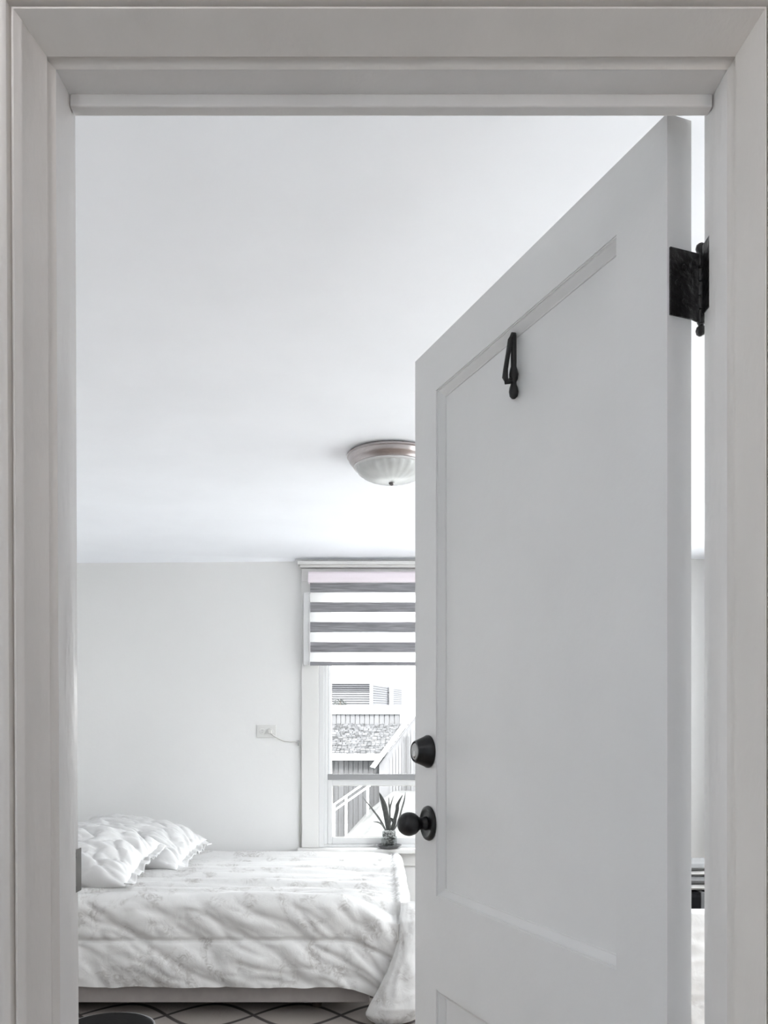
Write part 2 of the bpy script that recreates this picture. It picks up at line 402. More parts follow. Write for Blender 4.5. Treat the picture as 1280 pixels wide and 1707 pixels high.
# local x runs from hinge edge to free edge, local -y is the thickness, +y faces the hall
ST = .0945; ZB = .010
def rail(z0, z1): return MB().box(ST, DW - ST, -DT, 0, z0, z1)
P1 = (1.003, 1.927); P2 = (.23, .833)
MB().box(0, ST, -DT, 0, ZB, DH).build('stile', M['door'], dr)
MB().box(DW - ST, DW, -DT, 0, ZB, DH).build('stile', M['door'], dr)
for z0, z1 in ((P1[1], DH), (P2[1], P1[0]), (ZB, P2[0])): rail(z0, z1).build('rail', M['door'], dr)
def panel(z0, z1):
    e = ST - .001; x0, x1 = e, DW - e
    MB().box(x0 + .004, x1 - .004, -DT + .009, -.0138, z0 - .0, z1).build('panel', M['door'], dr)
    # sticking: sloped moulding frame round the panel
    mo = MB(); a = [(ST, z0), (DW - ST, z0), (DW - ST, z1), (ST, z1)]
    def loop(ins, y): return [(ST + ins, y, z0 + ins), (DW - ST - ins, y, z0 + ins), (DW - ST - ins, y, z1 - ins), (ST + ins, y, z1 - ins)]
    ls = [loop(-.0005, -.0012), loop(.002, -.0012), loop(.0024, -.0030), loop(.0034, -.0030), loop(.0125, -.0120), loop(.0142, -.0122), loop(.0148, -.0150)]
    vs = [p for l in ls for p in l]
    fs = [(k * 4 + i, k * 4 + (i + 1) % 4, (k + 1) * 4 + (i + 1) % 4, (k + 1) * 4 + i) for k in range(len(ls) - 1) for i in range(4)]
    mo.add(vs, fs).build('panel_moulding', M['door'], dr)
panel(*P1); panel(*P2)

# knob
KS, KZ = .6555, bz(1371, 1.6285)
kn = empty('door_knob', (KS, 0, KZ), parent=dr); kn['label'] = 'dark bronze ball knob'
MB().lathe([(.0005, .001), (.0318, .001), (.0325, .003), (.0310, .0065), (.0265, .0085), (.0245, .0085), (.0225, .0065), (.0150, .0070), (.0005, .0075)], 40, 'Y').build('rose', M['bronze'], kn, smooth=True)
MB().lathe([(.0005, .006), (.0130, .006), (.0128, .010), (.0110, .016), (.0108, .020), (.0125, .0215), (0.0118, 0.0227), (0.0155, 0.0256), (0.0185, 0.0293), (0.0207, 0.0335), (0.0219, 0.0382), (0.0222, 0.0429), (0.0213, 0.0476), (0.0195, 0.0520), (0.0168, 0.0560), (0.0134, 0.0592), (0.0093, 0.0617), (0.0047, 0.0632), (0.0005, 0.0637)], 40, 'Y').build('knob', M['bronze'], kn, smooth=True)
# deadbolt
db = empty('deadbolt', (.6585, 0, bz(1252.5, 1.63)), parent=dr); db['label'] = 'dark bronze deadbolt cylinder'
MB().lathe([(.0005, .001), (.0305, .001), (.0305, .0045), (.0285, .0075), (.0205, .0270), (.0190, .0290), (.0180, .0285), (.0165, .0270), (.0005, .0270)], 40, 'Y').build('collar', M['bronze'], db, smooth=True).modifiers.new('e', 'EDGE_SPLIT').split_angle = .7
MB().lathe([(.0005, .0255), (.0155, .0255), (.0155, .0285), (.0145, .0295), (.0005, .0295)], 28, 'Y').build('lock_face', mat('lock face', (.42, .42, .425), .4, metal=.9), db, smooth=True)
MB().lathe([(.0005, .029), (.0068, .029), (.0066, .0308), (.0005, .0312)], 20, 'Y', (0, 0, -.005)).build('keyway', M['brass'], db, smooth=True)
# small hook hung at the head of the upper panel
hk = empty('door_hook', (.3595, -.0138, 0), parent=dr); hk['label'] = 'small black metal hook on the upper panel'
h0 = 1.9185
MB().lathe([(.0005, .0), (.004, .001), (.0046, .006), (.0046, .052), (.0062, .058), (.0072, .064), (.0066, .071), (.0046, .076), (.0048, .080), (.0066, .085), (.0074, .091), (.0062, .098), (.0030, .1015), (.0005, .102)][::1], 18, 'Z', (0, .0075, 0)).build('back_plate', M['black'], hk, smooth=True)
o = hk.children[-1]
for v in o.data.vertices: v.co.z = h0 - v.co.z
MB().tube([(0, .008, h0 - .002), (0, .013, h0 - .012), (0, .0175, h0 - .035), (0, .0215, h0 - .058), (0, .0225, h0 - .071), (0, .0195, h0 - .0775), (0, .0145, h0 - .076), (0, .010, h0 - .070)],
          [.0042, .0042, .0036, .0038, .0048, .0048, .0042, .0035], 12).build('prong', M['black'], hk, smooth=True)
# hinge
hz0, hz1 = bz(535, 1.012), bz(420, 1.012)
hg = empty('hinge', (0, -DT, 0), parent=dr); hg['label'] = 'black iron butt hinge with ball tips'
def toLocal(x, y):   # world -> door local relative to hinge empty
    dx, dy = x - .334, y - 1.005
    return (dx * -.3636 + dy * .9316, -(dx * .9316 + dy * .3636) + DT)
px_, py_ = toLocal(.3785, 1.0195)
lf = MB(); lf.box(-.0022, .0006, -.001, DT - .003, hz0 + .004, hz1 + .002)
lf.hexa([(-.0022, -.001, hz0 + .004), (.0006, -.001, hz0 + .004), (px_ + .001, py_ - .001, hz0), (px_ - .0022, py_ - .001, hz0)],
        [(-.0022, -.001, hz1 + .002), (.0006, -.001, hz1 + .002), (px_ + .001, py_ - .001, hz1), (px_ - .0022, py_ - .001, hz1)])
lf.build('leaf', M['hinge'], hg)
for (yy, zz) in ((.012, .022), (.022, .042), (.012, .062)):
    MB().lathe([(.0001, -.0028), (.003, -.0026), (.0036, -.0018), (.0036, 0)], 12, 'X', (-.0005, yy, hz0 + zz)).build('screw', M['hinge'], hg)
K = 5; L = (hz1 - hz0) / K
for k in range(K):
    MB().lathe([(.0005, .0004), (.0042, .0004), (.0046, .0012), (.0046, L - .0012), (.0042, L - .0004), (.0005, L - .0004)], 18, 'Z', (px_, py_, hz0 + k * L)).build('knuckle', M['hinge'], hg, smooth=True)
for sgn, zz in ((1, hz1), (-1, hz0)):
    MB().lathe([(.0005, 0), (.0042, 0), (.0034, .001 * sgn), (.0034, .0025 * sgn), (.0052, .0042 * sgn), (.0063, .008 * sgn), (.0054, .0118 * sgn), (.003, .0138 * sgn), (.0005, .0143 * sgn)], 18, 'Z', (px_, py_, zz)).build('ball_tip', M['hinge'], hg, smooth=True)
jlf = MB().box(JR + .0083, JR + .0107, .9745 - FO.y, 1.0095 - FO.y, hz0 + .006, hz1 + .006).build('hinge_leaf', M['hinge'], frame)
jlf['label'] = 'black hinge leaf screwed to jamb'
# hidden lower hinge is out of frame

# ---------------------------------------------------------------- window_1
YG = YB
win = empty('window_1', (.19, YB, WZ0), label='white double hung window in the far wall above the bed foot', cat='window', kind='structure')
WO = Vector((.19, YB, WZ0))
def wbox(name, x0, x1, y0, y1, z0, z1, m, bevel=.002, parent=win):
    return MB().box(x0 - WO.x, x1 - WO.x, y0 - WO.y, y1 - WO.y, z0 - WO.z, z1 - WO.z).build(name, m, parent, bevel=bevel)
cz1 = 2.335
wbox('casing', bx(503, YB), WX0 - .001, YB - .02, YB, .585, cz1, M['casing'])
wbox('casing', WX1 + .001, .38 - bx(503, YB), YB - .02, YB, .585, cz1, M['casing'])
wbox('head_casing', bx(503, YB), .38 - bx(503, YB), YB - .022, YB, 2.255, cz1, M['casing'])
cap = MB(); ca, cb = bx(496, 5.40) - WO.x, .38 - bx(496, 5.40) - WO.x
for (d, z0, z1, ex) in ((.075, 2.352, 2.374, 0), (.058, 2.338, 2.352, -.012)):
    cap.box(ca - ex, cb + ex, -d, 0, z0 - WO.z, z1 - WO.z)
cap.build('cap_moulding', M['casing'], win, bevel=.003)
wbox('sill', bx(497, YB) + .0, .38 - bx(497, YB), YB - .075, YB + .10, .553, .583, M['casing'], .004)
wbox('apron', bx(503, YB), .38 - bx(503, YB), YB - .018, YB, .47, .553, M['casing'])
# frame
FX0, FX1 = WX0, WX1
wbox('frame', FX0, FX0 + .032, YB - .004, YB + .10, WZ0, WZ1, M['white'])
wbox('frame', FX1 - .032, FX1, YB - .004, YB + .10, WZ0, WZ1, M['white'])
wbox('frame', FX0 + .032, FX1 - .032, YB - .004, YB + .10, WZ1 - .03, WZ1, M['white'])
wbox('frame', FX0 + .032, FX1 - .032, YB + .0, YB + .10, WZ0, WZ0 + .016, M['white'])
for (a, b) in ((FX0 + .032, FX0 + .052), (FX1 - .052, FX1 - .032)): wbox('track', a, b, YB + .012, YB + .09, WZ0 + .016, WZ1 - .03, M['white'], .0015)
def sash(name, y0, z0, z1, bot, top, pr=.038):
    s = empty(name, (0, 0, 0), parent=win)
    a, b = FX0 + .053, FX1 - .053
    wbox('stile', a, a + pr, y0, y0 + .035, z0, z1, M['white'], .003, s); wbox('stile', b - pr, b, y0, y0 + .035, z0, z1, M['white'], .003, s)
    wbox('bottom_rail', a + pr, b - pr, y0, y0 + .035, z0, z0 + bot, M['white'], .003, s)
    wbox('top_rail', a + pr, b - pr, y0, y0 + .035, z1 - top, z1, M['white'], .003, s)
    g = M['socket']; gk = MB()
    x0, x1, q0, q1 = a + pr, b - pr, z0 + bot, z1 - top; t = .004
    for (e0, e1, f0, f1) in ((x0, x0 + t, q0, q1), (x1 - t, x1, q0, q1), (x0, x1, q0, q0 + t), (x0, x1, q1 - t, q1)):
        gk.box(e0 - WO.x, e1 - WO.x, y0 + .012 - WO.y, y0 + .016 - WO.y, f0 - WO.z, f1 - WO.z)
    gk.build('gasket', M['cord'], s)
    wbox('pane', x0, x1, y0 + .016, y0 + .020, q0, q1, M['glass'], 0, s)
zm = bz(1304, 5.54)
sash('upper_sash', YB + .055, zm - .012, WZ1 - .03, .045, .04, .022)
wbox('rail_shade_band', FX0 + .054, FX1 - .054, YB + .008, YB + .017, bz(1300, YB), bz(1290.5, YB), mat('shaded rail grey', (.26, .26, .265), .6))  # grey strip standing in for shade on the backlit meeting rail
sash('lower_sash', YB + .018, WZ0 + .016, zm + .022, .042, .040, .030)

# ---------------------------------------------------------------- added windows, out of view in the right wall, to brighten the room
for i, (a, b) in enumerate(SW):
    wn = empty('window_%d' % (i + 2), (RR, (a + b) / 2, SZ0), label='added white framed side window, out of view in the right wall, %s' % (('nearest the doorway', 'in the middle', 'nearest the far wall')[i]), cat='window', kind='structure')
    f = MB(); h = (b - a) / 2; H = SZ1 - SZ0
    f.box(.04, .10, -h, -h + .05, 0, H); f.box(.04, .10, h - .05, h, 0, H); f.box(.04, .10, -h + .05, h - .05, 0, .05); f.box(.04, .10, -h + .05, h - .05, H - .05, H); f.box(.05, .09, -h + .05, h - .05, H / 2 - .02, H / 2 + .02)
    f.build('frame', M['white'], wn)
    MB().box(.068, .072, -h + .05, h - .05, .05, H / 2 - .02).build('pane', M['glass'], wn); MB().box(.068, .072, -h + .05, h - .05, H / 2 + .02, H - .05).build('pane', M['glass'], wn)
    portal('daylight_side', (RR + .12, (a + b) / 2, (SZ0 + SZ1) / 2), (SZ1 - SZ0, b - a), (0, math.pi / 2, 0))
wn = empty('window_5', (HL, (LW[0] + LW[1]) / 2, LZ0), label='small white framed window added in the left wall of the hall, out of view', cat='window', kind='structure')  # unseen, added to throw cool light on the right casing and door
f = MB(); h = (LW[1] - LW[0]) / 2; H = LZ1 - LZ0
f.box(-.08, -.03, -h, -h + .04, 0, H); f.box(-.08, -.03, h - .04, h, 0, H); f.box(-.08, -.03, -h + .04, h - .04, 0, .04); f.box(-.08, -.03, -h + .04, h - .04, H - .04, H)
f.build('frame', M['white'], wn)
MB().box(-.057, -.053, -h + .04, h - .04, .04, H - .04).build('pane', M['glass'], wn)
portal('daylight_hall', (HL - .09, (LW[0] + LW[1]) / 2, (LZ0 + LZ1) / 2), (LZ1 - LZ0, LW[1] - LW[0]), (0, -math.pi / 2, 0))
portal('daylight_back', (.19, YB + .13, (WZ0 + WZ1) / 2), (WX1 - WX0, WZ1 - WZ0), (-math.pi / 2, 0, 0))

# ---------------------------------------------------------------- zebra blind
YL = 5.41
bl = empty('zebra_blind', (.19, YL, bz(960, YL)), label='grey and white banded roller blind half lowered over the window', cat='blind')
BO = Vector((.19, YL, bz(960, YL)))
def bbox(name, x0, x1, y0, y1, z0, z1, m, bevel=.0, parent=bl):
    return MB().box(x0 - BO.x, x1 - BO.x, y0 - BO.y, y1 - BO.y, z0 - BO.z, z1 - BO.z).build(name, m, parent, bevel=bevel)
BX0 = bx(517, YL); BX1 = .38 - BX0
HX0 = bx(513, 5.38); hr_ = MB()
pf = [(0, 0), (-.05, 0), (-.056, .006), (-.058, .03), (-.054, .058), (-.045, .068), (0, .068)]
zz = bz(970, 5.38)
hr_.hexa([(HX0 - BO.x, 5.455 + p[0] - BO.y, zz + p[1] - BO.z) for p in pf], [(.38 - HX0 - BO.x, 5.455 + p[0] - BO.y, zz + p[1] - BO.z) for p in pf])
hr_.build('headrail', M['headrail'], bl)
rows = [971, 987.5, 1004, 1020.5, 1037, 1054, 1070.5, 1087.5, 1103.5]
for i in range(8):
    z1, z0 = bz(rows[i], YL), bz(rows[i + 1], YL)
    if i % 2 == 0: bbox('dark_band', BX0, BX1, YL - .0012, YL + .0012, z0, z1, M['band'])
    else: bbox('sheer_band', BX0, BX1, YL - .0003, YL + .0003, z0, z1, M['sheer'])
bbox('bottom_bar', BX0 - .001, BX1 + .001, YL - .007, YL + .007, bz(1109.5, YL), bz(1103.5, YL), M['band'], .002)
# light spilled from the blind onto the casing, built as white strips
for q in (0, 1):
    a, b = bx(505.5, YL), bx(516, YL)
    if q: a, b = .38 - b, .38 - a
    bbox('spill_light_strip', a, b, YL + .012, YB - .021, bz(1108.5, YL), bz(987, YL), M['white'], .002)

# ---------------------------------------------------------------- ceiling light
LX, LY = .054, 3.42
cl = empty('ceiling_light', (LX, LY, HC), label='round flush ceiling light with nickel ring and pale glass bowl', cat='ceiling light')
MB().lathe([(.0005, .006), (.150, .006), (.160, -.004), (.172, -.006), (.176, -.010), (.176, -.015), (.171, -.018), (.168, -.030), (.164, -.036), (.158, -.040), (.152, -.051), (.146, -.053), (.140, -.048), (.0005, -.045)], 72).build('ring', M['nickel'], cl, smooth=True).modifiers.new('e', 'EDGE_SPLIT').split_angle = .6
MB().lathe([(.147, -.048), (.149, -.054), (.146, -.060)], 72).build('rim_bead', M['white'], cl, smooth=True)
bowl = [(.142 * math.cos(t), -.050 - .064 * math.sin(t)) for t in [i * math.pi / 2 / 14 for i in range(15)]]
bowl[-1] = (.001, bowl[-1][1])
MB().lathe(bowl, 96, flute=.012, nf=24).build('glass_bowl', M['shade'], cl, smooth=True)
MB().lathe([(.0005, -.108), (.009, -.110), (.0115, -.114), (.0115, -.118), (.008, -.123), (.0005, -.126)], 20).build('finial', mat('finial metal', (.2, .19, .19), .3, metal=1), cl, smooth=True)

# ---------------------------------------------------------------- bed
ZT = .522          # mattress top
XE, YE = .085, 3.985
XH = -1.95
bd = empty('bed', ((XH + XE) / 2, 4.72, 0), label='low double bed with a grey upholstered base', cat='bed')
O = bd.location
rx1 = bx(616, 3.99)
MB().box(XH - O.x, rx1 - O.x, 3.99 - O.y, 5.36 - O.y, bz(1672, 3.99), bz(1630, 3.99)).build('base', M['rail'], bd, bevel=.008)
MB().box(XH - O.x, XE - .02 - O.x, YE + .015 - O.y, 5.40 - O.y, bz(1630, 3.99) + .001, ZT).build('mattress', M['mattress'], bd, bevel=.08, segs=4)
for (lx, ly) in ((rx1 - .25, 4.12), (rx1 - .25, 5.25), (XH + .15, 4.12), (XH + .15, 5.25)):
    MB().lathe([(.0005, 0), (.022, 0), (.028, bz(1672, 3.99)), (.0005, bz(1672, 3.99))], 14, 'Z', (lx - O.x, ly - O.y, 0)).build('leg', M['legwood'], bd)

# quilt
ZQ = .574; FR = .045
def crease(x, y, z=0.0, p=.55): return min(1, abs(nz(x, y, z)) * 2.2) ** p      # 0 in sharp valleys, 1 on plump ridges
def wr_top(x, y):
    wob = .35 * nz(x * 1.3, y * 1.1, 4)
    wv = .040 * crease(x * .4 + 3, y * 9 + wob, 1, .8) + .018 * crease(x * .8, y * 19 + 1.5 * wob, 5, .6) + .004 * nz(x * 4, y * 20, 9)
    k = max(0, min(1, (x + .30) / .3))                       # wrinkles turn at the foot end
    wv += k * .012 * (crease(x * 4.5 + y * 2, y * 6 + x * 3, 2) - .5)
    return wv - .040
def wr_front(x, d):
    wob = .5 * nz(x * 1.5, d * 2, 6)
    a = x * .9 + d * 1.0 + wob * .3; b = -x * 1.0 + d * 1.7 + wob * .4
    return .017 * crease(a * 1.9, b * 4.2, 4, .7) + .010 * crease(a * 4.5, b * 8, 8, .7) + .005 * nz(x * 14, d * 20, 2) - .008
SEAM = ZQ - bz(1568, 3.935)
DROP = ZQ - bz(1645, 3.94)
def q_pt(x, s):
    """x along bed, s = cloth distance from the far edge of the top toward the viewer"""
    top_len = 5.43 - (YE + 0.0)
    arc = FR * math.pi / 2
    if s <= top_len:
        y = 5.43 - s; z = ZQ + wr_top(x, y); yy = y
        e = max(0, (s - (top_len - .10)) / .10); z -= .010 * e * e
        b = max(0, (.07 - s) / .07); z -= .02 * b * b
    else:
        d = s - top_len
        if d < arc:
            t = d / FR; yy = YE - FR * math.sin(t); z = ZQ - .010 - FR * (1 - math.cos(t)) + wr_top(x, YE) * math.cos(t)
        else:
            dd = d - arc; drop = FR + .010 + dd; z = ZQ - drop
            yy = YE - FR
        fl = min(1, d / arc)
        dr_ = max(0, ZQ - z)
        wv = wr_front(x, dr_) * fl
        puff = .012 * math.sin(math.pi * min(1, dr_ / SEAM)) if dr_ < SEAM else .014 * math.sin(math.pi * min(1, (dr_ - SEAM) / (DROP - SEAM + .02)))
        seam = -.014 * math.exp(-((dr_ - SEAM - .006 * nz(x * 3, 1)) / .008) ** 2)
        yy -= (wv + puff + seam) * fl
        if dr_ > DROP - .1: z += .008 * nz(x * 7, 5) * (dr_ - DROP + .1) / .1
    ck = max(0, min(1, (x - XE + .26) / .32)); cy_ = max(0, min(1, (YE + .30 - yy) / .33))
    z -= .085 * (ck * ck * (3 - 2 * ck)) * cy_ ** 1.6
    # foot end: roll down
    xo = x
    if x > XE:
        a = x - XE; R = .07; arc2 = R * math.pi / 2
        z0 = z
        if a < arc2:
            t = a / R; xo = XE + R * math.sin(t); z = z0 - R * (1 - math.cos(t))
        else:
            xo = XE + R + .02 * (a - arc2) + .012 * nz(yy * 5, a * 3); z = z0 - R - (a - arc2)
    elif x > XE - .15:
        z -= .012 * ((x - XE + .15) / .15) ** 2
    return (xo, yy, z)
q = MB()
TOPL = 5.43 - YE
NX = 150; NS = 210
S_END = TOPL + FR * math.pi / 2 + DROP - FR - .010
def q1(u, v):
    x = XH + (XE - XH) * u; return q_pt(x, S_END * v)
q.grid(q1, NX, NS)
def q2(u, v):
    x = XE + .42 * u; p = q_pt(x, (TOPL + .06) * v); return p
q.grid(q2, 26, 130)
qo = q.build('quilt', M['quilt'], smooth=True, recalc=False)
import bmesh
bm = bmesh.new(); bm.from_mesh(qo.data); bmesh.ops.remove_doubles(bm, verts=bm.verts, dist=.0004); bmesh.ops.recalc_face_normals(bm, faces=bm.faces); bm.to_mesh(qo.data); bm.free()
tag(qo, 'crumpled white quilt with faint grey floral print spread over the bed', 'quilt')
# gathered corner of the quilt that hangs to the floor at the foot
rowsT = [  # py, px left, px right, depth left, depth centre bulge
    (1505, 668, 704, 4.00, .006), (1520, 667, 708, 3.965, .02), (1535, 666, 712, 3.935, .03), (1565, 664, 714, 3.915, .045), (1590, 657, 716, 3.90, .055),
    (1620, 645, 717, 3.885, .065), (1650, 630, 718, 3.875, .075), (1675, 616, 716, 3.87, .08), (1690, 609, 709, 3.87, .07), (1698, 614, 692, 3.875, .06), (1704, 622, 672, 3.88, .045), (1709, 626, 660, 3.885, .03)]
def interp(py):
    for i in range(len(rowsT) - 1):
        a, b = rowsT[i], rowsT[i + 1]
        if a[0] <= py <= b[0]:
            t = (py - a[0]) / (b[0] - a[0]); t = t
            return [a[k] + (b[k] - a[k]) * t for k in range(5)]
    return list(rowsT[-1])
def tail(u, v):
    py, l, r, d, bu = interp(1505 + (1709 - 1505) * v)
    ang = math.pi * 2 * u
    cxp = (bx(l, d) + bx(r, d)) / 2; hw = (bx(r, d) - bx(l, d)) / 2
    c, s_ = math.cos(ang), math.sin(ang)
    fold = .006 * ridge(ang * 1.1, v * 2.2, 3) + .005 * ridge(ang * 2.2 + v * 1.5, v * 4, 7) + .003 * nz(ang * 3, v * 14)
    if v > .85: fold += .007 * math.sin(ang * 9) * (v - .85) / .15
    x = cxp + (hw + (fold if abs(c) < .98 else 0) * .3) * (abs(c) ** .8) * (1 if c > 0 else -1)
    y = d - (bu + fold) * s_ if s_ > 0 else d + .03 * -s_
    return (x, y + .01, max(.014 + .004 * nz(x * 30, y * 30), bz(py, d)))
tl = MB().grid(tail, 72, 90)
tlo = tl.build('hanging_corner', M['quilt'], qo, smooth=True); tlo['label'] = 'bunched quilt corner trailing to the floor'

# pillows
def pillow(name, L, Wd, T, loc, rx, ry, rz, seed, label, gather=1):
    mb = MB(); N, Q = 120, 90
    def surf(sg):
        def fn(u, v):
            a = u * 2 - 1; b = v * 2 - 1
            pinch = 1 - .07 * (1 - abs(b) ** 2.2) * abs(a) ** 6
            px = a * L / 2 * (1 - .06 * (1 - b * b) * abs(a) ** 3) ; py = b * Wd / 2 * (1 - .08 * (1 - a * a) * abs(b) ** 3)
            h = (max(0, 1 - abs(a) ** 2.6) ** .62) * (max(0, 1 - abs(b) ** 2.4) ** .62)
            z = sg * T / 2 * h
            e = min(1, h * 2.2)
            # folds run in from the gathered end
            g = max(0, a) ** 1.4
            wv = .042 * g * (crease(a * 1.0 + seed, b * 4.5 + seed + .5 * nz(a * 2, b * 2), seed) - .4) + .026 * (crease(a * 1.9 + seed, b * 2.6 + a * 1.2, seed + 3) - .4) + .016 * (crease(a * 2.2 + b * 2 + seed, b * 7 - a * 2, seed + 8, .8) - .4) + .004 * nz(a * 9, b * 9, seed)
            z += sg * (wv - .006) * e
            return (px, py, z)
        return fn
    mb.grid(surf(1), N, Q); mb.grid(surf(-1), N, Q)
    o = mb.build(name, M['pillow'], smooth=True, recalc=False)
    bm = bmesh.new(); bm.from_mesh(o.data); bmesh.ops.remove_doubles(bm, verts=bm.verts, dist=.001); bmesh.ops.recalc_face_normals(bm, faces=bm.faces); bm.to_mesh(o.data); bm.free()
    # ruffled pillowcase hem at the open end
    def hem(u, v):
        b = u * 2 - 1; t = v * .045
        py = b * Wd / 2 * .93; x = L / 2 * (1 - .06 * (1 - b * b)) - .012 + t
        return (x + .012 * v * nz(b * 6, seed + 4), py + .006 * nz(b * 11, seed + 2), (.016 + .016 * v) * nz(b * 9, seed, v * .8) - .006 * v)
    h = MB().grid(hem, 90, 5).build('pillowcase_hem', M['pillow'], o, smooth=True, solid=.002)
    o.location = loc; o.rotation_euler = (rx, ry, rz)
    return tag(o, label, 'pillow', 'white pillows at the head of the bed')
R = math.radians
pillow('pillow', .72, .58, .25, (-1.50, 4.28, .700), R(13), R(6), R(-2), 1.3, 'white pillow nearest the doorway, lying at the front of the bed')
pillow('pillow', .70, .56, .23, (-1.375, 4.87, .690), R(10), R(10), R(-4), 5.1, 'plump white pillow behind the front one, under the far wall')
pillow('pillow', .54, .34, .18, (-1.86, 4.87, .685), R(0), R(0), R(90), 9.4, 'white pillow at the left edge, mostly hidden behind the front one')

# rug
rg = MB().box(-1.75, 1.05, 2.6, 5.3, .001, .010).build('rug', M['rug'], bevel=.003)
tag(rg, 'grey brown rug with dark wavy trellis lines under the bed', 'rug')

# stool, bottom left
sy = 3.28; sx = bx(180, sy); sz = bz(1684, sy + .168) 
st = empty('stool', (sx, sy, 0), label='low black round stool beside the bed, only its rim showing', cat='stool')
MB().lathe([(.0005, sz), (.13, sz), (.155, sz - .004), (.168, sz - .014), (.172, sz - .028), (.170, sz - .05), (.0005, sz - .05)], 56).build('seat', M['stool'], st, smooth=True)
ring = [(.169 * math.cos(a), .169 * math.sin(a), sz - .012) for a in [2 * math.pi * i / 56 for i in range(57)]]
MB().tube(ring, .0038, 6).build('piping', M['piping'], st, smooth=True)
for k in range(4):
    a = math.pi / 4 + k * math.pi / 2
    MB().tube([(.12 * math.cos(a), .12 * math.sin(a), sz - .05), (.15 * math.cos(a), .15 * math.sin(a), .010)], [.016, .012], 10).build('leg', M['legwood'], st, smooth=True)

# ---------------------------------------------------------------- outlet and cord on the far wall
ox0, ox1, oz0, oz1 = bx(428, YB), bx(460.5, YB), bz(1230, YB), bz(1208, YB)
ou = empty('wall_outlet', ((ox0 + ox1) / 2, YB, (oz0 + oz1) / 2), label='white sideways wall outlet on the far wall left of the window', cat='outlet')
w2, h2 = (ox1 - ox0) / 2, (oz1 - oz0) / 2
MB().box(-w2, w2, -.007, 0, -h2, h2).build('cover_plate', M['plate'], ou, bevel=.003)
for sx_ in (-.026, .026):
    MB().lathe([(.0005, -.0085), (.0165, -.0085), (.0175, -.007), (.0175, -.006)], 20, 'Y', (sx_, 0, 0)).build('socket', M['plate'], ou)
for dz in (-.006, .006): MB().box(-.030, -.022, -.0092, -.0083, dz - .0012, dz + .0012).build('slot', M['socket'], ou)
cdn = empty('power_cord', (ox1 - .03, YB, (oz0 + oz1) / 2), label='thin pale cord running from the outlet down beside the window', cat='cord')
CO = cdn.location
pb = MB().box(bx(450, YB) - CO.x - .010, bx(450, YB) - CO.x + .014, -.034, -.0087, bz(1220, YB) - CO.z - .012, bz(1220, YB) - CO.z + .014).build('plug', M['cord'], cdn, bevel=.004)
pts = [(452, 1223), (456, 1226), (464, 1231), (474, 1235.5), (484, 1236.5), (492, 1236), (497.5, 1238), (500.5, 1242), (502.5, 1248), (503, 1262), (502.7, 1300), (502.4, 1350), (502.2, 1420)]
P = [(bx(a, YB) - CO.x, -.020 if i < 2 else -.006 - (.002 if a > 500 else 0), bz(b, YB) - CO.z) for i, (a, b) in enumerate(pts)]
P = [(x - (.004 if i > 7 else 0), y, z) for i, (x, y, z) in enumerate(P)]
MB().tube(P, .0036, 8).build('cable', M['cord'], cdn, smooth=True)
pts2 = [(501.5, 1310), (500, 1335), (499, 1365), (499, 1392), (500.5, 1420)]
MB().tube([(bx(a, YB) - CO.x, -.005, bz(b, YB) - CO.z) for a, b in pts2], .0026, 6).build('cable', M['cord'], cdn, smooth=True)
MB().box(bx(496.5, YB) - CO.x, bx(498.8, YB) - CO.x, -.013, 0, bz(1243, YB) - CO.z, bz(1234, YB) - CO.z).build('clip', M['socket'], cdn, bevel=.001)

# ---------------------------------------------------------------- plant on the sill
YP = 5.435; zs = .583
scx = bx(648.5, YP)
sa = MB().lathe([(.0005, 0), (.052, 0), (.060, .008), (.078, .020), (.0785, .024), (.073, .022), (.056, .011), (.0005, .009)], 40, 'Z').build('saucer', M['saucer'], smooth=True)
sa.location = (scx, YP, zs); tag(sa, 'dark round saucer under the glass jar on the window sill', 'saucer')
pl = empty('potted_plant', (scx, YP, zs + .0105), label='snake plant with narrow dark leaves in a glass jar on the window sill', cat='plant')
PO = pl.location
MB().lathe([(.001, 0), (.048, 0), (.050, .004), (.0505, .10), (.0495, .103), (.048, .10), (.0475, .005), (.001, .004)], 36).build('glass_jar', M['jar'], pl, smooth=True)
pe = MB()
for i in range(60):
    a = random.random() * 6.283; r = .040 * math.sqrt(random.random()); z = .010 + .078 * random.random(); s = random.uniform(.006, .010)
    n = 6; pe.lathe([(.0005, -s * .7), (s * .8, -s * .4), (s, 0), (s * .8, s * .4), (.0005, s * .7)], n, 'Z', (r * math.cos(a), r * math.sin(a), z))
po = pe.build('pebbles', M['pebble'], pl, smooth=True); po['kind'] = 'stuff'
